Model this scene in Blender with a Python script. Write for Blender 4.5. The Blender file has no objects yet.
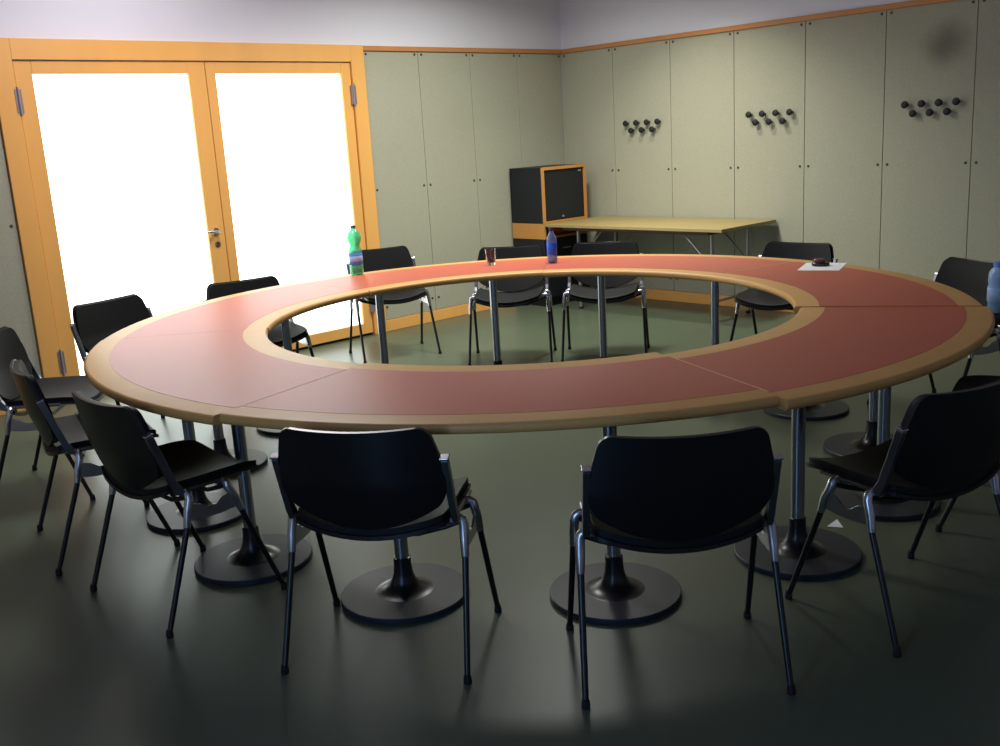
import bpy, math, random
from math import sin, cos, pi, radians, sqrt, atan2
from mathutils import Vector, Matrix
random.seed(4)
C = bpy.context.scene.collection
SC = bpy.context.scene

# ------------------------------------------------------------------ materials
def new_mat(name):
    m = bpy.data.materials.new(name); m.use_nodes = True
    nt = m.node_tree; b = nt.nodes['Principled BSDF']
    return m, nt, b

def lin(c):
    return tuple(((v/255)/12.92 if v/255 <= .04045 else (((v/255)+.055)/1.055)**2.4) for v in c) + (1,)

def mat(name, rgb, rough=.5, metal=0., spec=.5, noise=0., nscale=40., bump=0., bscale=200., coat=0., stretch=None):
    m, nt, b = new_mat(name)
    col = lin(rgb)
    b.inputs['Base Color'].default_value = col
    b.inputs['Roughness'].default_value = rough
    b.inputs['Metallic'].default_value = metal
    b.inputs['Specular IOR Level'].default_value = spec
    b.inputs['Coat Weight'].default_value = coat
    tc = nt.nodes.new('ShaderNodeTexCoord')
    mp = nt.nodes.new('ShaderNodeMapping')
    nt.links.new(tc.outputs['Object'], mp.inputs['Vector'])
    if stretch: mp.inputs['Scale'].default_value = stretch
    if noise > 0:
        n = nt.nodes.new('ShaderNodeTexNoise'); n.inputs['Scale'].default_value = nscale; n.inputs['Detail'].default_value = 6
        nt.links.new(mp.outputs[0], n.inputs['Vector'])
        r = nt.nodes.new('ShaderNodeMix'); r.data_type = 'RGBA'
        r.inputs['A'].default_value = tuple(v*(1-noise) for v in col[:3])+(1,)
        r.inputs['B'].default_value = tuple(min(1, v*(1+noise)) for v in col[:3])+(1,)
        nt.links.new(n.outputs['Fac'], r.inputs['Factor']); nt.links.new(r.outputs['Result'], b.inputs['Base Color'])
    if bump > 0:
        n2 = nt.nodes.new('ShaderNodeTexNoise'); n2.inputs['Scale'].default_value = bscale; n2.inputs['Detail'].default_value = 3
        nt.links.new(mp.outputs[0], n2.inputs['Vector'])
        bp = nt.nodes.new('ShaderNodeBump'); bp.inputs['Strength'].default_value = bump; bp.inputs['Distance'].default_value = .002
        nt.links.new(n2.outputs['Fac'], bp.inputs['Height']); nt.links.new(bp.outputs[0], b.inputs['Normal'])
    return m

def glass_mat(name, rgb, rough=.03, alpha_tint=.8):
    m, nt, b = new_mat(name)
    b.inputs['Base Color'].default_value = lin(rgb)
    b.inputs['Roughness'].default_value = rough
    b.inputs['Transmission Weight'].default_value = alpha_tint
    b.inputs['IOR'].default_value = 1.35
    return m

M_FLOOR = mat('linoleum_floor', (78, 87, 70), .33, 0, .38, .16, 2.2, .06, 260)
M_PLASTER = mat('white_plaster', (214, 214, 224), .85, 0, .2, .03, 3, .15, 90)
M_CEIL = mat('ceiling_paint', (200, 198, 205), .9, 0, .2, .02, 3)
M_WOOD = mat('orange_beech', (226, 168, 92), .42, 0, .4, .10, 5, .03, 60, stretch=(1, 1, .15))
M_RING = mat('ring_beech', (204, 156, 88), .42, 0, .4, .12, 6, .03, 80)
M_TRIM = mat('trim_beech', (186, 128, 76), .5, 0, .3, .1, 5)
M_RED = mat('red_linoleum', (180, 82, 60), .42, 0, .5, .05, 60, .08, 500)
M_REDEDGE = mat('inlay_edge', (240, 196, 160), .45)
M_BLACK = mat('black_vinyl', (13, 13, 15), .55, 0, .28, .1, 200, .1, 500)
M_SHELL = mat('black_shell', (15, 14, 17), .30, 0, .5, .1, 30)
M_UNDER = mat('seat_shell_dark_plywood', (26, 22, 22), .28, 0, .5, .15, 20)
M_ALU = mat('polished_aluminium', (190, 192, 198), .27, 1., .5)
M_BAR = mat('satin_aluminium', (128, 132, 142), .30, 1., .5)
M_LEG = mat('black_steel_tube', (13, 13, 16), .32, .0, .5)
M_FOOT = mat('black_rubber', (10, 10, 10), .7)
M_CHROME = mat('chrome_pole', (170, 174, 182), .27, 1., .5)
M_BASE = mat('charcoal_cast_base', (38, 42, 50), .42, 0, .35, .08, 50, .1, 300)
M_CONE = mat('black_cone', (24, 24, 27), .3, .2, .5)
M_TABLE = mat('pale_beech_top', (150, 132, 84), .40, 0, .5, .1, 5, 0, 50, stretch=(.3, 1, 1))
M_STEEL = mat('grey_steel', (150, 150, 148), .35, .8)
M_CAB = mat('black_cabinet', (20, 24, 30), .55, 0, .4, .1, 80)
M_CABW = mat('cabinet_edge_wood', (186, 132, 70), .5, 0, .3, .1, 5)
M_APRON = mat('dark_apron', (92, 58, 38), .6)
M_HOOK = mat('black_hook', (10, 10, 11), .65)
M_PIN = mat('hook_pin', (90, 88, 84), .4, .6)
M_DOT = mat('screw_grey', (62, 60, 60), .5, .3)
M_SEAM = mat('seam_brown', (150, 138, 112), .8)
M_PAPER = mat('paper', (236, 240, 244), .8)
M_GREEN = glass_mat('green_plastic', (150, 240, 200), .10, .75)
M_LABELB = mat('blue_label', (88, 142, 226), .5)
M_LABELW = mat('label_white', (170, 200, 238), .5)
M_BLUE = glass_mat('blue_plastic', (176, 196, 232), .08, .8)
M_BLUELAB = mat('vivid_blue_label', (24, 96, 224), .45)
M_DKCAP = mat('dark_blue_cap', (22, 28, 84), .4)
M_GREYCAP = mat('grey_cap', (92, 96, 92), .5)
M_GLASS = glass_mat('clear_glass', (250, 240, 240), .01, 1.)
M_WATERB = glass_mat('pale_blue_plastic', (176, 212, 246), .15, .3)
M_HINGE = mat('hinge_grey', (148, 136, 140), .4, .5)
M_LOCK = mat('lock_steel', (120, 100, 96), .35, .8)
M_DEVICE = mat('device_black', (20, 20, 24), .35)
M_MAROON = mat('device_maroon', (92, 36, 56), .4)
M_RED2 = mat('shelf_red', (120, 40, 24), .5)
M_CABLE = mat('cable', (18, 18, 20), .5)

# woven wall fabric with one darker patch high on the right wall
def panel_mat():
    m, nt, b = new_mat('wall_fabric')
    b.inputs['Roughness'].default_value = .9; b.inputs['Specular IOR Level'].default_value = .15
    tc = nt.nodes.new('ShaderNodeTexCoord')
    n = nt.nodes.new('ShaderNodeTexNoise'); n.inputs['Scale'].default_value = 90; n.inputs['Detail'].default_value = 4
    n2 = nt.nodes.new('ShaderNodeTexNoise'); n2.inputs['Scale'].default_value = 1.2
    nt.links.new(tc.outputs['Object'], n.inputs['Vector']); nt.links.new(tc.outputs['Object'], n2.inputs['Vector'])
    a = lin((173, 172, 153)); c = lin((150, 149, 132))
    mx = nt.nodes.new('ShaderNodeMix'); mx.data_type = 'RGBA'
    mx.inputs['A'].default_value = c; mx.inputs['B'].default_value = a
    nt.links.new(n.outputs['Fac'], mx.inputs['Factor'])
    mx2 = nt.nodes.new('ShaderNodeMix'); mx2.data_type = 'RGBA'; mx2.blend_type = 'MULTIPLY'
    mr = nt.nodes.new('ShaderNodeMapRange'); mr.inputs['To Min'].default_value = 0; mr.inputs['To Max'].default_value = .12
    nt.links.new(n2.outputs['Fac'], mr.inputs['Value']); nt.links.new(mr.outputs[0], mx2.inputs['Factor'])
    nt.links.new(mx.outputs['Result'], mx2.inputs['A']); mx2.inputs['B'].default_value = (.6, .6, .5, 1)
    # darker patch around one point, edge broken by noise
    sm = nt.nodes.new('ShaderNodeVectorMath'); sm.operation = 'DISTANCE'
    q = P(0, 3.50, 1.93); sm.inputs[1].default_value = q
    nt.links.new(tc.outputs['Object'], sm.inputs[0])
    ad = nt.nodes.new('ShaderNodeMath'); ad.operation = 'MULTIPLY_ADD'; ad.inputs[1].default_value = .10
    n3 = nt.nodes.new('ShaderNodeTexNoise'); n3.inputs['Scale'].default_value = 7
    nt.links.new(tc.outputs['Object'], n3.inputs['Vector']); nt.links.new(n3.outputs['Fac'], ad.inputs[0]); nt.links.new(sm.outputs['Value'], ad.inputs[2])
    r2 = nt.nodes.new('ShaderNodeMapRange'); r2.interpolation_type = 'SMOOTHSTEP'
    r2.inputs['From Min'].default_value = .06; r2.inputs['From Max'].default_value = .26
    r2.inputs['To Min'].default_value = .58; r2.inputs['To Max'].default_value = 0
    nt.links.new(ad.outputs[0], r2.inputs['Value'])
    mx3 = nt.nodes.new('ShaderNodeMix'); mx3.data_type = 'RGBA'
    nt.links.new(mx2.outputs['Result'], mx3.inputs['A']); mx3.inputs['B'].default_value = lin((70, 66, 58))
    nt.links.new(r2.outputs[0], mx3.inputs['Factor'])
    nt.links.new(mx3.outputs['Result'], b.inputs['Base Color'])
    bp = nt.nodes.new('ShaderNodeBump'); bp.inputs['Strength'].default_value = .25; bp.inputs['Distance'].default_value = .002
    nt.links.new(n.outputs['Fac'], bp.inputs['Height']); nt.links.new(bp.outputs[0], b.inputs['Normal'])
    return m

def pane_mat(strength):
    m, nt, b = new_mat('frosted_lit_glass')
    b.inputs['Base Color'].default_value = (.8, .86, .86, 1); b.inputs['Roughness'].default_value = .5
    b.inputs['Emission Color'].default_value = (.90, 1.0, .97, 1); b.inputs['Emission Strength'].default_value = strength
    return m

# ------------------------------------------------------------------ mesh helpers
class MB:
    def __init__(s): s.v = []; s.f = []; s.sm = []
    def add(s, v, f, smooth=False):
        o = len(s.v); s.v += [tuple(x) for x in v]; s.f += [tuple(i+o for i in q) for q in f]; s.sm += [smooth]*len(f)
        return s
    def box(s, a, b, T=None):
        (x0, y0, z0), (x1, y1, z1) = a, b
        v = [Vector(p) for p in ((x0,y0,z0),(x1,y0,z0),(x1,y1,z0),(x0,y1,z0),(x0,y0,z1),(x1,y0,z1),(x1,y1,z1),(x0,y1,z1))]
        if T: v = [T(*p) for p in v]
        return s.add(v, [(0,3,2,1),(4,5,6,7),(0,1,5,4),(1,2,6,5),(2,3,7,6),(3,0,4,7)])
    def tube(s, pts, rad, n=12, cap=True, flat=1.0, ref=None):
        pts = [Vector(p) for p in pts]; rad = rad if isinstance(rad, (list, tuple)) else [rad]*len(pts)
        rings = []; prev = ref and Vector(ref)
        for i, p in enumerate(pts):
            t = (pts[min(i+1, len(pts)-1)] - pts[max(i-1, 0)]).normalized()
            a = prev if prev is not None else (Vector((0,0,1)) if abs(t.z) < .9 else Vector((1,0,0)))
            u = (a - t*a.dot(t)).normalized(); w = t.cross(u); prev = u
            rings.append([p + u*(cos(2*pi*k/n)*rad[i]) + w*(sin(2*pi*k/n)*rad[i]*flat) for k in range(n)])
        v = [q for r in rings for q in r]; f = []
        for i in range(len(pts)-1):
            for k in range(n):
                f.append((i*n+k, i*n+(k+1) % n, (i+1)*n+(k+1) % n, (i+1)*n+k))
        s.add(v, f, True)
        if cap:
            o = len(s.v)-len(v)
            s.f += [tuple(o+k for k in reversed(range(n))), tuple(o+(len(pts)-1)*n+k for k in range(n))]; s.sm += [False, False]
        return s
    def lathe(s, prof, c=(0,0,0), n=32, axis='z', T=None):
        v = []; f = []
        for (r, z) in prof:
            for k in range(n):
                a = 2*pi*k/n; p = (r*cos(a), r*sin(a), z)
                v.append(p)
        if T: v = [T(*p) for p in v]
        v = [(p[0]+c[0], p[1]+c[1], p[2]+c[2]) for p in v]
        for i in range(len(prof)-1):
            for k in range(n):
                f.append((i*n+k, i*n+(k+1) % n, (i+1)*n+(k+1) % n, (i+1)*n+k))
        s.add(v, f, True)
        o = len(s.v)-len(v)
        if prof[0][0] > 1e-5: s.f.append(tuple(o+k for k in reversed(range(n)))); s.sm.append(False)
        if prof[-1][0] > 1e-5: s.f.append(tuple(o+(len(prof)-1)*n+k for k in range(n))); s.sm.append(False)
        return s
    def hollow(s, prof, t=.0012, **k):
        inner = [(max(0, r_-t), z_+(t if i < 2 else 0)) for i, (r_, z_) in enumerate(prof)]
        return s.lathe(list(prof)+list(reversed(inner)), **k)
    def prism(s, poly, x0, x1):      # poly in (y,z), extruded along x
        n = len(poly)
        v = [(x0, y, z) for y, z in poly] + [(x1, y, z) for y, z in poly]
        f = [tuple(range(n)), tuple(reversed(range(n, 2*n)))] + [(i, i+n, (i+1) % n+n, (i+1) % n) for i in range(n)]
        return s.add(v, f)
    def slab(s, top, nu, nv, off):   # grid surface `top`(row major nu x nv) thickened by function off(p)
        v = list(top) + [off(Vector(p)) for p in top]; N = nu*nv; f = []
        for i in range(nu-1):
            for j in range(nv-1):
                a = i*nv+j; q = (a, a+nv, a+nv+1, a+1)
                f.append(q); f.append(tuple(N+k for k in reversed(q)))
        def edge(l):
            for a, b in zip(l, l[1:]): f.append((a, b, b+N, a+N))
        edge([i*nv for i in reversed(range(nu))]); edge([j for j in range(nv)])
        edge([i*nv+nv-1 for i in range(nu)]); edge([(nu-1)*nv+j for j in reversed(range(nv))])
        return s.add(v, f, True)
    def build(s, name, m, parent=None, bevel=0., loc=None, subsurf=0, recalc=True, origin=None):
        me = bpy.data.meshes.new(name)
        vv = s.v if origin is None else [(a-origin[0], b-origin[1], c-origin[2]) for a, b, c in s.v]
        me.from_pydata(vv, [], s.f)
        me.polygons.foreach_set('use_smooth', s.sm)
        if recalc:
            import bmesh
            bm = bmesh.new(); bm.from_mesh(me); bmesh.ops.recalc_face_normals(bm, faces=bm.faces); bm.to_mesh(me); bm.free()
        me.materials.append(m); me.update()
        if any(s.sm): me.set_sharp_from_angle(angle=radians(38))
        o = bpy.data.objects.new(name, me); C.objects.link(o)
        if origin is not None: o.location = origin
        if loc is not None: o.location = loc
        if parent: o.parent = parent
        if bevel > 0:
            md = o.modifiers.new('bevel', 'BEVEL'); md.width = bevel; md.segments = 2; md.limit_method = 'ANGLE'; md.angle_limit = radians(40)
        if subsurf:
            md = o.modifiers.new('sub', 'SUBSURF'); md.levels = subsurf; md.render_levels = subsurf
        return o

def tag(o, label=None, cat=None, group=None, kind=None):
    if label: o['label'] = label
    if cat: o['category'] = cat
    if group: o['group'] = group
    if kind: o['kind'] = kind
    return o
def empty(name, loc=(0,0,0), rz=0):
    o = bpy.data.objects.new(name, None); C.objects.link(o); o.location = loc; o.rotation_euler.z = rz
    o.empty_display_size = .1
    return o
def structure(o, label=None): o['kind'] = 'structure'; 
def copy_tree(o, parent=None):
    c = o.copy(); C.objects.link(c); c.parent = parent
    for ch in list(o.children): copy_tree(ch, c)
    return c

# ------------------------------------------------------------------ room frame: d along the door wall, r along the right wall
AL = .749531; CX, CY = .732923, 9.571709
DV = Vector((-cos(AL), -sin(AL), 0)); RV = Vector((sin(AL), -cos(AL), 0))
def P(d, r, z): return Vector((CX, CY, 0)) + DV*d + RV*r + Vector((0, 0, z))
ROT = atan2(RV.y, RV.x)
DMAX, RMAX, HC = 8.0, 7.5, 3.05
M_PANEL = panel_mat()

def rbox(name, a, b, m, parent=None, bevel=0., loc=None):
    mb = MB(); mb.box(a, b, P); return mb.build(name, m, parent, bevel)

fl = MB().box((-.3, -.3, -.1), (DMAX+.3, RMAX+.3, 0), P).build('floor', M_FLOOR); structure(fl)
ce = MB().box((-.3, -.3, HC), (DMAX+.3, RMAX+.3, HC+.1), P).build('ceiling', M_CEIL); structure(ce)
FR0, FR1 = 2.245, 4.95          # door frame
PZ = 2.195
# left wall (door wall): plaster above and around the door opening
w = MB()
w.box((-.3, -.3, 0), (FR0+.01, -.012, HC), P); w.box((FR1-.01, -.3, 0), (DMAX+.3, -.012, HC), P); w.box((FR0+.01, -.3, 2.2), (FR1-.01, -.012, HC), P)
wall_l = w.build('wall_left', M_PLASTER); structure(wall_l)
wall_r = MB().box((-.3, -.012, 0), (-.012, RMAX+.3, HC), P).build('wall_right', M_PLASTER); structure(wall_r)
wall_f = MB().box((-.3, RMAX, 0), (DMAX+.3, RMAX+.3, HC), P).build('wall_front', M_PLASTER); structure(wall_f)
W0, W1 = 5.3, 5.85
wall_e = MB()
wall_e.box((DMAX, -.3, 0), (DMAX+.3, W0, HC), P); wall_e.box((DMAX, W1, 0), (DMAX+.3, RMAX, HC), P)
wall_e.box((DMAX, W0, 0), (DMAX+.3, W1, .25), P); wall_e.box((DMAX, W0, 2.45), (DMAX+.3, W1, HC), P)
wall_e = wall_e.build('wall_side', M_PLASTER); structure(wall_e)
wf = MB()
for a, b in ((W0, W0+.06), (W1-.06, W1)): wf.box((DMAX+.02, a, .25), (DMAX+.1, b, 2.45), P)
wf.box((DMAX+.02, W0+.06, .25), (DMAX+.1, W1-.06, .31), P); wf.box((DMAX+.02, W0+.06, 2.39), (DMAX+.1, W1-.06, 2.45), P)
wf = wf.build('window_1', M_WOOD); structure(wf)

# fabric panels
def panel(parent, wall, a, b, z0=.095, z1=PZ, screws=True):
    g = .0022
    mb = MB()
    if wall == 'l': mb.box((a+g, -.012, z0), (b-g, 0, z1), P)
    else: mb.box((-.012, a+g, z0), (0, b-g, z1), P)
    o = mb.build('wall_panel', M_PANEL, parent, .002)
    for s in (a+.035, b-.035):
        for z in (2.1726, 1.1407, .20):
            sb = MB()
            T = (lambda x, y, zz, s=s, z=z: P(s+x, zz, z+y)) if wall == 'l' else (lambda x, y, zz, s=s, z=z: P(zz, s+x, z+y))
            sb.lathe([(.0, .005), (.006, .0048), (.0095, .003), (.0105, -.001)], n=10, T=T)
            sb.build('panel_screw', M_DOT, o)
    return o
dl = [0.0]+[.577+.5585*k for k in range(4)]; dl[-1] = FR0
for a, b in zip(dl, dl[1:]): panel(wall_l, 'l', a, b)
for a, b in ((FR1, FR1+.56), (FR1+.56, FR1+1.12), (FR1+1.12, FR1+1.68), (FR1+1.68, FR1+2.24), (FR1+2.24, DMAX)): panel(wall_l, 'l', a, b)
rl = [0.0]+[.6014+.6208*k for k in range(11)]+[RMAX]
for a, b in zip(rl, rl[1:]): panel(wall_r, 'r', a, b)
# backing strips visible in the panel joints
sb = MB().box((0, -.0119, .095), (FR0, -.008, PZ), P).build('seam_backing', M_SEAM, wall_l)
sb = MB().box((-.0119, 0, .095), (-.008, RMAX, PZ), P).build('seam_backing', M_SEAM, wall_r)
# rails and baseboards
for nm, a, b in (('trim_1', (0.0, -.012, PZ), (FR0, .016, PZ+.037)), ('trim_2', (FR1, -.012, PZ), (DMAX, .016, PZ+.037)), ('trim_3', (-.012, 0.017, PZ), (.016, RMAX, PZ+.037))):
    structure(rbox(nm, a, b, M_TRIM, None, .003))
for nm, a, b in (('baseboard_left', (0.0, -.012, 0), (FR0, .004, .092)), ('baseboard_far_left', (FR1, -.012, 0), (DMAX, .004, .092)), ('baseboard_right', (-.012, 0.005, 0), (.004, RMAX, .092))):
    structure(rbox(nm, a, b, M_WOOD, None, .003))
# door frame
fm = MB()
fm.box((FR0, -.1, 0), (2.365, .022, 2.235), P); fm.box((4.83, -.1, 0), (FR1, .022, 2.235), P); fm.box((2.365, -.1, 2.112), (4.83, .022, 2.235), P)
fm = fm.build('trim_4', M_WOOD, None, .003); structure(fm)
M_PANE = pane_mat(2.8)
def leaf(name, d0, d1, p0, p1):
    mb = MB()
    y0, y1, z0, z1 = -.06, .004, .02, 2.106
    mb.box((d0, y0, z0), (p0, y1, z1), P); mb.box((p1, y0, z0), (d1, y1, z1), P)
    mb.box((p0, y0, z0), (p1, y1, .104), P); mb.box((p0, y0, 2.03), (p1, y1, z1), P)
    o = mb.build(name, M_WOOD, None, .003); structure(o)
    MB().box((p0-.005, -.035, .10), (p1+.005, -.02, 2.035), P).build('glass_pane', M_PANE, o)
    MB().box((d0+.01, -.055, .001), (d1-.01, -.01, .02), P).build('door_sweep', M_FOOT, o)
    return o
door1 = leaf('door_1', 3.577, 4.824, 3.70, 4.72)
door2 = leaf('door_2', 2.371, 3.571, 2.455, 3.50)
for par, d in ((door1, 4.827), (door2, 2.368)):
    for z in (1.87, .26):
        hb = MB(); T = lambda x, y, zz, d=d: P(d+x, .024+y, zz)
        hb.lathe([(.0, -.085), (.007, -.083), (.0075, 0), (.007, .083), (0, .085)], n=12, T=lambda x, y, zz, d=d, z=z: P(d+x, .026+y, z+zz))
        hb.box((d-.02, .0035, z-.07), (d+.02, .0255, z+.07), P)
        hb.build('hinge', M_HINGE, par)
hb = MB(); hb.lathe([(0, .012), (.026, .012), (.0285, .008), (.029, 0)], n=28, T=lambda x, y, zz: P(3.645+x, .004+zz, .965+y))
hd = hb.build('door_handle', M_ALU, door1)
MB().tube([P(3.645, .012, .965), P(3.645, .05, .965), P(3.655, .056, .966), P(3.735, .056, .972)], [.009, .009, .0095, .008], 12).build('lever', M_ALU, hd)
MB().lathe([(0, .009), (.017, .009), (.0195, .005), (.02, 0)], n=24, T=lambda x, y, zz: P(3.638+x, .004+zz, .876+y)).build('door_lock', M_LOCK, door1)

# ------------------------------------------------------------------ ring table
TX, TY = .154609, 4.568305
R1, R2, R3, R4, RP = 1.8799, 1.78917, 1.25668, 1.160, 1.543
TH0 = 2.359565; SEG = 2*pi/7
SHIFT = [(-.0237,-.0017,-.0102),(-.0359,-.0313,-.0121),(-.0054,-.0281,.0030),(.0346,-.0459,.0108),(.0080,-.0111,.0142),(-.0009,-.0026,.0007),(-.0019,.0016,-.0016)]
def rawpt(k, ang, rad):
    dx, dy, ro = SHIFT[k]; m = TH0+(k+.5)*SEG
    px, py = cos(m)*1.2, sin(m)*1.2
    qx, qy = cos(ang)*rad-px, sin(ang)*rad-py
    return Vector((TX+qx*cos(ro)-qy*sin(ro)+px+dx, TY+qx*sin(ro)+qy*cos(ro)+py+dy))
def seam_fix(k, s, ang, rad):       # tangential gap to the neighbour at seam s
    j = (k-1) % 7 if s == k else (k+1) % 7
    t = Vector((-sin(ang), cos(ang)))
    a = rawpt(k, ang, rad); b = rawpt(j, ang, rad)
    return t*((b-a).dot(t)/2)
GAP = .0005
def segpt(k, u, rad, gap=GAP):       # u in 0..1 along the segment
    a0 = TH0+k*SEG; a1 = a0+SEG; g = gap/rad
    ang = a0+g+(SEG-2*g)*u
    return rawpt(k, ang, rad)+seam_fix(k, k, a0, rad)*(1-u)+seam_fix(k, (k+1), a1, rad)*u
table = empty('conference_table', (TX, TY, 0))
tag(table, 'large ring-shaped conference table with red inlay, light wood rims and an open centre', 'table')
ZT = .73
NA = 40
def seg_mesh(k, prof, u0=0., u1=1., gap=GAP):
    mb = MB(); n = len(prof); v = []; f = []
    for i in range(NA+1):
        u = u0+(u1-u0)*i/NA
        for (rr, z) in prof:
            q = segpt(k, u, rr, gap); v.append((q.x-TX, q.y-TY, z))
    for i in range(NA):
        for j in range(n):
            f.append((i*n+j, (i+1)*n+j, (i+1)*n+(j+1) % n, i*n+(j+1) % n))
    f.append(tuple(range(n))); f.append(tuple(reversed(range(NA*n, NA*n+n))))
    return mb.add(v, f, True)
rb = .014
def bull(rc, s):
    out = []
    for i in range(9):
        a = pi/2-pi*i/8
        out.append((rc+s*(-rb*.95+rb*.95*cos(a)+.006), ZT-.0165+.0165*sin(a)))
    return out
slab_prof = bull(R1+.001, 1)+[((R1+R4)/2, ZT-.033)]+list(reversed(bull(R4-.001, -1)))
dz = [0, .0, .0, .0035, 0, .001, .0]
for k in range(7):
    pr = [(r_, z_-dz[k]) for r_, z_ in slab_prof]
    sgm = seg_mesh(k, pr).build('table_segment', M_RING, table)
    inl = seg_mesh(k, [(R2, ZT-.01), (R2, ZT+.0008-dz[k]), (R3, ZT+.0008-dz[k]), (R3, ZT-.01)], gap=.0009).build('red_inlay', M_RED, sgm)
    if k in (3, 1, 5):
        u1 = .0016 if k != 1 else 1.0; u0 = -.0006 if k != 1 else .9985
        es = MB(); v = []
        for u in (u0, u1):
            for rr in (R2, R3):
                for z in (ZT-.008, ZT+.0013):
                    q = segpt(k, u, rr, .002); v.append((q.x-TX, q.y-TY, z))
        es.add(v, [(0,1,3,2),(4,6,7,5),(0,4,5,1),(2,3,7,6),(1,5,7,3),(0,2,6,4)])
        es = es.build('inlay_edge', M_REDEDGE, sgm); es['label'] = 'pale raw edge of the red inlay along the joint'
proto_leg = None
for k in range(7):
    for fr in (.24, .76):
        an = TH0+(k+fr)*SEG; q = segpt(k, fr, RP)
        loc = ((cos(an)*RP+q.x-TX)/2, (sin(an)*RP+q.y-TY)/2, 0)
        ex = {(2, .24): (-.3679, 3.1553), (2, .76): (.3381, 3.0638), (3, .24): (1.0134, 3.2934), (1, .76): (-.9665, 3.5211)}.get((k, fr))
        if ex: loc = (ex[0]-TX, ex[1]-TY, 0)
        if proto_leg is None:
            pole = MB().lathe([(.0235, .10), (.0235, ZT-.043)], n=28).build('leg', M_CHROME, table, loc=loc)
            bs = MB().lathe([(0, .0), (.213, .0), (.2175, .003), (.2175, .017), (.215, .020), (.12, .0225), (0, .023)], n=64).build('base_plate', M_BASE, pole)
            cn = MB().lathe([(.100, .0226), (.088, .0246), (.070, .032), (.052, .044), (.040, .062), (.033, .085), (.030, .115), (.0295, .14), (.0238, .142)], n=40).build('base_cone', M_CONE, pole)
            mp = MB().box((-.09, -.09, ZT-.043), (.09, .09, ZT-.0335)).build('mounting_plate', M_LEG, pole)
            proto_leg = pole
        else:
            c = copy_tree(proto_leg, table); c.location = loc

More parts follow.
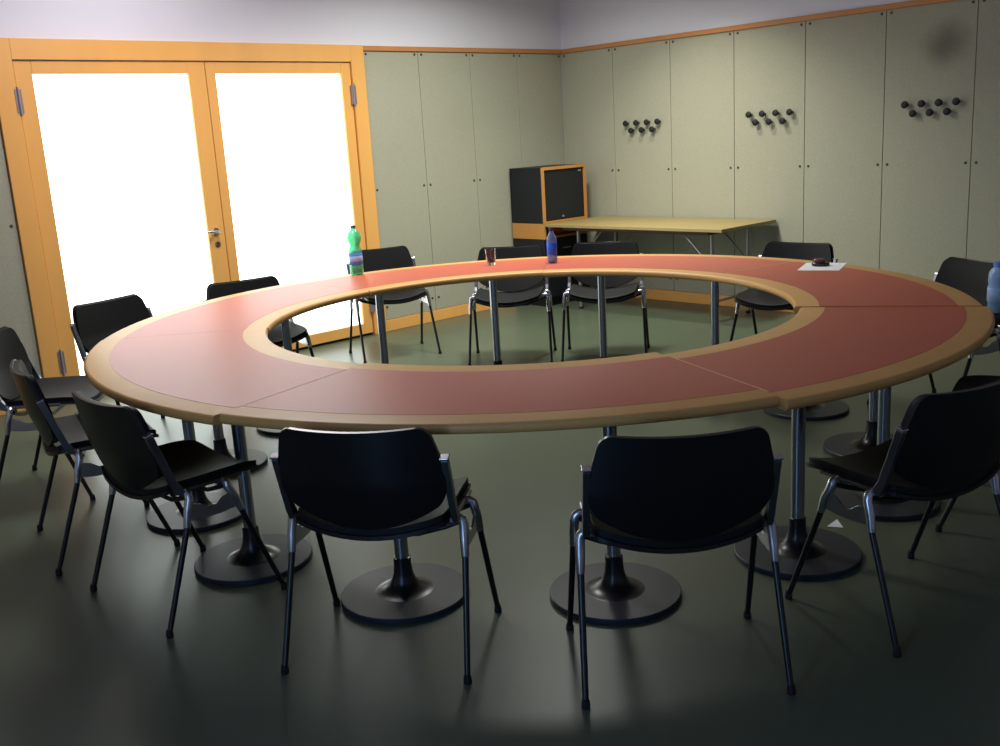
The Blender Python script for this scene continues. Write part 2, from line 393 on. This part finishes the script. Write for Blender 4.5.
# ------------------------------------------------------------------ chair
def chair_proto():
    root = empty('conference_chair')
    # --- seat shell
    def seat_pts(inset, zoff, nu=19, nv=19):
        pts = []
        for i in range(nu):
            u = -1+2*i/(nu-1); 
            for j in range(nv):
                t = -1+2*j/(nv-1)
                # square -> rounded square
                a, b = sin(u*pi/2), sin(t*pi/2)
                kx = 1-.055*abs(b)**8; ky = 1-.05*abs(a)**8
                hw = (.236-.010*(b*.5+.5))-inset
                x = a*kx*hw
                yc = .035; hl = .19-inset
                y = yc+b*ky*hl
                y -= .018*(1-a*a)*(.5-.5*b)           # rear edge bows back in the middle
                y += .012*(1-a*a)*(.5+.5*b)
                z = .464-.046*(1-(x/.236)**2)
                z += .010*max(0, -b)**3*(1-a*a*.5)*0
                z -= .012*max(0, b-.55)**1.5*2
                pts.append((x, y, z+zoff))
        return pts
    s = MB().slab(seat_pts(0, 0), 19, 19, lambda p: p-Vector((0, 0, .013))).build('seat', M_UNDER, root)
    s['label'] = 'dark glossy plywood seat shell'
    MB().slab(seat_pts(.007, .020), 19, 19, lambda p: p-Vector((0, 0, .0205))).build('seat_cushion', M_BLACK, s, .005)
    # --- backrest
    def back_pts(inset, off, nu=21, nv=25):
        pts = []; H0 = .44; 
        for i in range(nu):
            for j in range(nv):
                sv = .5-.5*cos(pi*j/(nv-1)); 
                zt = .757-inset
                # half width along height
                z_ = .50+(zt-.50)*sv
                hw = .243-.032*max(0, (z_-.60)/.157)**1.3-inset
                rc = .035; h = (zt-.50)*(1-sv)
                if h < rc: hw -= rc*(1-sqrt(max(0, 1-((rc-h)/rc)**2)))*.85
                rc2 = .05; h2 = (zt-.50)*sv
                if h2 < rc2: hw -= rc2*(1-sqrt(max(0, 1-((rc2-h2)/rc2)**2)))*.7
                uu = -1+2*i/(nu-1); x = sin(uu*pi/2)*hw
                zb = .438+inset+.088*(abs(x)/.24)**2
                ztx = zt-.009*(1-(x/.21)**2)
                z = zb+(ztx-zb)*sv
                y = -.122-.33*(z-.465)+.15*max(0, z-.58)-.042*(1-(x/.243)**2)
                pts.append((x, y+off, z))
        return pts
    b = MB().slab(back_pts(0, 0), 21, 25, lambda p: p-Vector((0, .011, .002))).build('backrest', M_SHELL, root, .002)
    MB().slab(back_pts(.006, .020), 21, 25, lambda p: p-Vector((0, .0195, 0))).build('back_cushion', M_BLACK, b, .004)
    for sx in (-1, 1):
        X = lambda x: sx*x
        br = MB()
        # rear and front cast knees: sleeve rising from the leg, bending inward under the seat
        for yb, yt in ((-.104, -.082), (.096, .058)):
            pts = [(X(.2655), yb, .335), (X(.264), yb*.6+yt*.4, .385), (X(.262), yt, .425), (X(.258), yt, .440), (X(.248), yt, .447), (X(.230), yt, .447), (X(.205), yt*.95, .428)]
            br.tube(pts, [.0115, .0135, .0145, .014, .0125, .012, .011], 12)
        # web plate between the knees
        br.prism([(-.096, .352), (-.088, .408), (-.045, .398), (-.02, .380), (.012, .380), (.035, .398), (.070, .405), (.090, .352), (.03, .345), (-.03, .345)], X(.259), X(.266))
        br.build('side_bracket', M_ALU, root, .0015)
        # upright bar beside the backrest
        up = MB(); prof = [(-.094, .448), (-.115, .452), (-.135, .490), (-.190, .655), (-.178, .659), (-.168, .655), (-.113, .492), (-.098, .468)]
        up.prism([(-.092, .440), (-.118, .446), (-.134, .480), (-.192, .652), (-.170, .660), (-.111, .490), (-.094, .466)], X(.237), X(.257))
        up = up.build('back_upright', M_BAR, root, .002)
        MB().prism([(-.1935, .6535), (-.195, .660), (-.171, .668), (-.169, .6605)], X(.234), X(.260)).build('upright_cap', M_ALU, up, .002)
        # seat rail
        MB().tube([(X(.238), -.118, .452), (X(.236), .02, .449), (X(.232), .13, .447)], .0075, 10).build('seat_rail', M_BAR, root)
        for yb, yf in ((-.104, -.2185), (.096, .2185)):
            lg = MB().tube([(X(.2655), yb, .335), (X(.277), yf, .012)], [.0098, .0090], 12).build('leg', M_LEG, root)
            MB().lathe([(0, 0), (.011, 0), (.0125, .004), (.0115, .016), (.0098, .022), (.0098, .026)], c=(X(.277), yf, 0), n=14).build('foot_cap', M_FOOT, lg)
    for y, zz in ((-.07, .400), (.06, .396)):
        MB().tube([(-.25, y, .43), (-.205, y, .412), (-.12, y, zz-.012), (.12, y, zz-.012), (.205, y, .412), (.25, y, .43)], .008, 10).build('cross_bar', M_LEG, root)
    return root
proto = chair_proto()
G = 'chairs around the ring table'
chairs = [ # x, y, heading deg (facing), label
 (-.369, 2.835, 78.0, 'black chair seen from behind at the table front, left of the central one'),
 (.450, 2.6255, 90.9, 'black chair seen squarely from behind at the middle of the near table edge'),
 (-1.152, 3.300, 45.3, 'black chair turned side-on at front left, nearest of the three on the left'),
 (1.231, 2.889, 116.3, 'black chair at the near right, angled in, with its whole left bracket showing'),
 (-1.645, 3.85, 30.2, 'middle black chair of the three overlapping on the left side'),
 (-2.128, 4.581, 5.5, 'furthest left black chair, cut off by the frame edge, below the grey panel'),
 (-1.964, 5.37, -32, 'black chair in front of the left door pane with its back rising above the table'),
 (-1.40, 5.82, -57, 'black chair in front of the centre door stile, only its back top above the table'),
 (-.76, 7.17, -69, 'black chair behind the green bottle, standing near the right door jamb'),
 (.100, 6.76, -97, 'black chair behind the drinking glass, below the black cabinet'),
 (.735, 6.69, -101, 'black chair behind the blue bottle, in front of the side table'),
 (1.76, 6.05, -133, 'black chair behind the white paper sheet, at the right end of the side table'),
 (2.25, 4.93, -160, 'black chair at the far right edge of the ring table, before the fabric wall'),
 (1.90, 3.55, 150, 'black chair mostly hidden behind the near right one, its seat pushed under the table'),
]
allc = []
for i, (x, y, h, lab) in enumerate(chairs):
    c = proto if i == 0 else copy_tree(proto)
    c.location = (x, y, 0); c.rotation_euler.z = radians(h-90)
    tag(c, lab, 'chair', G)
    allc.append(c)

# ------------------------------------------------------------------ side table in the corner
st = empty('side_table', P(.39, 1.33, 0))
def lp(root, d, r, z): return P(d, r, z)-root.location
tag(st, 'light wood folding table with grey steel legs against the right wall beside the cabinet', 'table')
TZ = .735
T_ = lambda d, r, z: lp(st, d, r, z)
MB().box((.02, .435, TZ-.026), (.77, 2.24, TZ), T_).build('table_top', M_TABLE, st, .003)
MB().box((.09, .56, TZ-.06), (.68, 2.06, TZ-.0265), T_).build('apron', M_APRON, st, .002)
for r, s in ((.72, 1), (2.08, -1)):
    for d in (.17, .66):
        lg = MB().tube([T_(d, r, .012), T_(d, r, TZ-.06)], .016, 14).build('leg', M_STEEL, st)
        MB().lathe([(0, 0), (.019, 0), (.019, .018), (.016, .02)], c=T_(d, r, 0), n=14).build('foot_cap', M_FOOT, lg)
        MB().tube([T_(d, r+s*.01, TZ-.30), T_(d, r+s*.26, TZ-.06)], .007, 8).build('brace', M_STEEL, st)
    MB().tube([T_(.17, r, .16), T_(.66, r, .16)], .010, 10).build('stretcher', M_STEEL, st)

# ------------------------------------------------------------------ black cabinet
cb = empty('cabinet', P(.50, .21, 0)); T_ = lambda d, r, z: lp(cb, d, r, z)
tag(cb, 'tall black equipment cabinet with light wood edges standing in the room corner', 'cabinet')
d0, d1, r0, r1 = .205, .765, .025, .425
b = MB(); b.box((d1-.018, r0, .74), (d1, r1-.016, 1.195), T_); b.box((d0, r0, .74), (d0+.018, r1-.016, 1.195), T_); b.box((d0, r0, .74), (d1, r0+.012, 1.195), T_)
b.box((d0+.018, r0, .74), (d1-.018, r1-.02, .752), T_)
b.build('body', M_CAB, cb)
MB().box((d0-.001, r0, 1.1955), (d1+.001, r1, 1.214), T_).build('top_board', M_CAB, cb, .001)
fr = MB(); fr.box((d1-.022, r1-.015, .735), (d1+.002, r1+.002, 1.214), T_); fr.box((d0-.002, r1-.015, .735), (d0+.022, r1+.002, 1.214), T_); fr.box((d0+.022, r1-.015, 1.19), (d1-.022, r1+.002, 1.2155), T_)
fr.box((d0+.022, r1-.015, .735), (d1-.022, r1+.002, .752), T_)
fr.build('front_frame', M_CABW, cb).__setitem__('label', 'light wood frame around the black door')
dr = MB().box((d0+.026, r1-.0255, .757), (d1-.026, r1-.0165, 1.185), T_).build('door', M_CAB, cb, .001)
MB().box((d0+.05, r1-.016, 1.155), (d0+.09, r1-.010, 1.170), T_).build('name_plate', M_ALU, dr)
MB().box((.50, r1-.016, .775), (.53, r1-.006, .79), T_).build('door_knob', M_ALU, dr)
sh = MB(); sh.box((d1-.018, r0, .60), (d1, r1, .7345), T_); sh.box((d0, r0, .60), (d0+.018, r1, .7345), T_); sh.box((d0+.018, r0, .60), (d1-.018, r1, .618), T_); sh.box((d0+.018, r0, .618), (d1-.018, r0+.012, .7345), T_); sh.box((d0+.018, r0+.012, .72), (d1-.018, r1, .7345), T_)
sh.build('open_shelf', M_CABW, cb, .001).__setitem__('label', 'light wood open shelf between the two black boxes')
lo = MB(); lo.box((d0, r0, .07), (d1, r1-.012, .5995), T_); lo = lo.build('lower_body', M_CAB, cb, .002)
ld = MB().box((d0+.01, r1-.0115, .09), (d1-.01, r1, .585), T_).build('lower_door', M_CAB, cb, .002)
MB().box((.45, r1+.0005, .50), (.55, r1+.010, .512), T_).build('door_handle', M_ALU, ld, .002)
MB().box((d0+.03, r0+.03, 0), (d1-.03, r1-.04, .0695), T_).build('plinth', M_CAB, cb)
dev = MB().box((d0+.06, r0+.05, .6185), (d1-.1, r1-.03, .70), P).build('shelf_device', M_RED2, None, .004)
tag(dev, 'dark red box lying in the open shelf of the black cabinet', 'box')

# ------------------------------------------------------------------ coat hooks
hook_proto = None
sets = [(.735, .115, 1.541, 'nearest the room corner'), (1.975, .119, 1.549, 'in the middle of the right wall'), (3.226, .1177, 1.548, 'furthest right, under the dark patch')]
shortw = {sets[0][3]: 'cluster closest to the corner', sets[1][3]: 'middle of the three clusters', sets[2][3]: 'cluster under the dark patch'}
ordn = ['first', 'second', 'third', 'last']
for (rs, sp, zh, where) in sets:
    gname = 'coat hooks ' + where
    for row, n in ((0, 4), (1, 3)):
        for i in range(n):
            r = rs+.026+sp*i+(sp*.5 if row else 0); z = zh-(.062 if row else 0)
            if hook_proto is None:
                h = empty('coat_hook')
                MB().lathe([(0, .054), (.014, .054), (.023, .049), (.026, .041), (.023, .034), (.014, .030), (.008, .029)], n=20, T=lambda x, y, q: Vector((q, x, y))).build('knob', M_HOOK, h)
                MB().lathe([(.0075, .030), (.006, .018), (.007, .006), (.012, .004), (.012, .0003)], n=12, T=lambda x, y, q: Vector((q, x, y))).build('pin', M_PIN, h)
                hook_proto = h
            else: h = copy_tree(hook_proto)
            h.location = P(0, r, z)
            nv = -DV  # wall normal into room is +D
            h.rotation_euler.z = atan2(DV.y, DV.x)
            rowname = 'upper' if row == 0 else 'lower'
            nm = ordn[i] if not (row == 1 and i == 2) else 'last'
            tag(h, f'{nm} black hook of the {rowname} row, {shortw[where]}', 'coat hook', gname)

# ------------------------------------------------------------------ things on the table
TT = ZT+.0012
g = empty('green_bottle', (-.833, 6.09, TT)); tag(g, 'tall green plastic water bottle with a blue label standing on the ring table', 'bottle')
body = MB().hollow([(0, .004), (.02, .0), (.036, .002), (.041, .012), (.041, .06), (.0395, .065), (.0395, .145), (.041, .150), (.038, .163), (.031, .180), (.030, .190), (.034, .205), (.041, .225), (.043, .240), (.041, .256), (.032, .276), (.020, .290), (.0135, .296), (.0135, .305)], n=32).build('bottle_body', M_GREEN, g)
body['label'] = 'green translucent plastic'
lb = MB().lathe([(.0400, .068), (.0412, .070), (.0412, .140), (.0400, .142)], n=32).build('label', M_LABELB, g)
MB().lathe([(.0408, .088), (.0419, .09), (.0419, .122), (.0408, .124)], n=32).build('label_band', M_LABELW, lb)
MB().lathe([(.015, .303), (.0155, .304), (.0155, .318), (.013, .321), (0, .321)], n=20).build('cap', M_GREYCAP, g)
g.scale = (1, 1, .93)
bb = empty('blue_bottle', (.362, 6.12, TT)); tag(bb, 'small plastic water bottle with a bright blue label on the far side of the table', 'bottle')
MB().hollow([(0, .004), (.018, 0), (.028, .003), (.031, .012), (.031, .05), (.0295, .055), (.0295, .11), (.031, .118), (.0305, .135), (.026, .155), (.016, .175), (.012, .183), (.012, .195)], n=28).build('bottle_body', M_BLUE, bb)
MB().lathe([(.0300, .048), (.0313, .050), (.0313, .120), (.0300, .122)], n=28).build('label', M_BLUELAB, bb)
MB().lathe([(.014, .190), (.0145, .191), (.0145, .210), (.012, .213), (0, .213)], n=18).build('cap', M_DKCAP, bb)
gl = MB().lathe([(.0, .0), (.024, .0), (.026, .003), (.031, .05), (.036, .098), (.0345, .098), (.0295, .05), (.0235, .012), (0, .010)], n=28, ).build('drinking_glass', M_GLASS, loc=(-.014, 6.18, TT))
tag(gl, 'clear drinking glass standing near the far edge of the table', 'glass')
# paper with small device
pc = [(1.575, 5.175), (1.765, 5.085), (1.895, 5.34), (1.705, 5.43)]
pm = MB(); cxp = sum(q[0] for q in pc)/4; cyp = sum(q[1] for q in pc)/4
pv = [(x-cxp, y-cyp, 0) for x, y in pc]+[(x-cxp, y-cyp, .0006) for x, y in pc]
pm.add(pv, [(0,3,2,1),(4,5,6,7),(0,1,5,4),(1,2,6,5),(2,3,7,6),(3,0,4,7)])
pp = pm.build('paper_sheet', M_PAPER, loc=(cxp, cyp, TT)); tag(pp, 'white sheet of paper lying on the far right of the table', 'paper')
dv = empty('pocket_device', (1.735, 5.285, TT+.0008), radians(-20)); tag(dv, 'small black and maroon device lying on the white paper sheet', 'device')
MB().lathe([(0, 0), (.034, 0), (.040, .004), (.040, .014), (.035, .019), (0, .020)], n=28, T=lambda x, y, z: Vector((x*1.15, y*.8, z))).build('device_base', M_DEVICE, dv)
MB().lathe([(.030, .0195), (.033, .021), (.033, .033), (.028, .037), (0, .038)], n=28, T=lambda x, y, z: Vector((x*.95-.008, y*.75, z))).build('device_lid', M_MAROON, dv)
# paper scrap under the near right chair
ps = MB().add([(0, 0, .0003), (.055, -.02, .0003), (.05, .035, .012), (0, 0, .0012), (.055, -.02, .0012), (.05, .035, .013)], [(0,2,1),(3,4,5),(0,1,4,3),(1,2,5,4),(2,0,3,5)]).build('paper_scrap', M_PAPER, loc=(1.195, 3.52, .001))
tag(ps, 'small white scrap of paper on the floor under the near right chair', 'paper')
# black stool with water bottles at the right edge
SX, SY, SZ = 2.36, 4.42, .60
sl = empty('stool', (SX, SY, 0)); tag(sl, 'round black stool with a chrome column at the right frame edge, carrying pale blue bottles', 'stool')
MB().lathe([(0, SZ-.045), (.15, SZ-.045), (.168, SZ-.038), (.172, SZ-.02), (.165, SZ-.004), (.15, SZ), (0, SZ)], n=40).build('seat', M_BLACK, sl)
MB().lathe([(.022, .05), (.022, SZ-.0455)], n=20).build('column', M_CHROME, sl)
MB().lathe([(0, 0), (.18, 0), (.185, .006), (.18, .016), (.06, .03), (.03, .06), (0, .06)], n=40).build('base_plate', M_BASE, sl)
bp_ = None
for i, (ox, oy) in enumerate(((-.115, -.01), (-.03, -.10), (-.045, .07), (.05, 0.0))):
    if bp_ is None:
        w_ = empty('water_bottle')
        MB().hollow([(0, .003), (.033, 0), (.041, .006), (.043, .02), (.040, .045), (.043, .05), (.043, .12), (.040, .13), (.043, .145), (.041, .180), (.030, .200), (.020, .207), (.020, .218)], n=24).build('bottle_body', M_WATERB, w_)
        MB().lathe([(.0425, .055), (.0437, .057), (.0437, .115), (.0425, .117)], n=24).build('label', M_LABELW, w_)
        MB().lathe([(.0205, .208), (.0235, .210), (.0235, .230), (0, .232)], n=16).build('cap', M_LABELB, w_)
        bp_ = w_
    else: w_ = copy_tree(bp_)
    w_.location = (SX+ox, SY+oy, SZ+.0005)
    tag(w_, 'pale blue water bottle in the cluster on the black stool at the right frame edge', 'bottle', 'pale blue bottles on the stool')

# ------------------------------------------------------------------ lights
def area(name, loc, target, size, power, col, size_y=None, spread=None):
    l = bpy.data.lights.new(name, 'AREA'); l.energy = power; l.color = col; l.size = size
    if size_y: l.shape = 'RECTANGLE'; l.size_y = size_y
    if spread: l.spread = spread
    o = bpy.data.objects.new(name, l); C.objects.link(o); o.location = loc
    o.rotation_euler = (Vector(target)-Vector(loc)).to_track_quat('-Z', 'Y').to_euler()
    return o
area('window_daylight', P(DMAX+.16, (W0+W1)/2, 1.35), P(4, 4.6, .9), .42, 32, (.26, .50, 1.), 2.0)
area('corner_lamp', P(.95, 1.7, 2.98), P(.9, 1.7, 0), .16, 17, (1., .95, .82), spread=radians(105))
area('fill_light', P(4.3, 1.5, 3.0), P(4.3, 1.2, 0), .3, 75, (1., .95, .97), size_y=1.6)  # added unseen fill by the door wall, standing in for the glow of the doors
area('fill_light', P(2.1, 1.75, 3.0), P(1.9, 1.3, 0), .5, 66, (.97, 1., .90), spread=radians(142))  # added unseen fill, lifts the door wall panels and the corner
wd = bpy.data.worlds.new('world'); SC.world = wd; wd.use_nodes = True
wd.node_tree.nodes['Background'].inputs[0].default_value = (.5, .65, 1, 1); wd.node_tree.nodes['Background'].inputs[1].default_value = .6

# ------------------------------------------------------------------ camera
pitch, roll, fpx, h = .232666, -.059723, 1001., 1.504354
F = Vector((0, cos(pitch), -sin(pitch))); Rr = Vector((1, 0, 0)); U = Rr.cross(F)
X = Rr*cos(roll)+U*sin(roll); Y = -Rr*sin(roll)+U*cos(roll)
cd = bpy.data.cameras.new('camera'); cam = bpy.data.objects.new('camera', cd); C.objects.link(cam)
m = Matrix((X, Y, -F)).transposed().to_4x4(); m.translation = (0, 0, h); cam.matrix_world = m
cd.sensor_width = 36; cd.lens = fpx/1000*36; cd.clip_start = .05
SC.camera = cam
SC.view_settings.view_transform = 'Standard'; SC.view_settings.look = 'None'; SC.view_settings.gamma = 1; SC.view_settings.exposure = 0
SC.view_settings.use_curve_mapping = False
SC.cycles.use_denoising = True
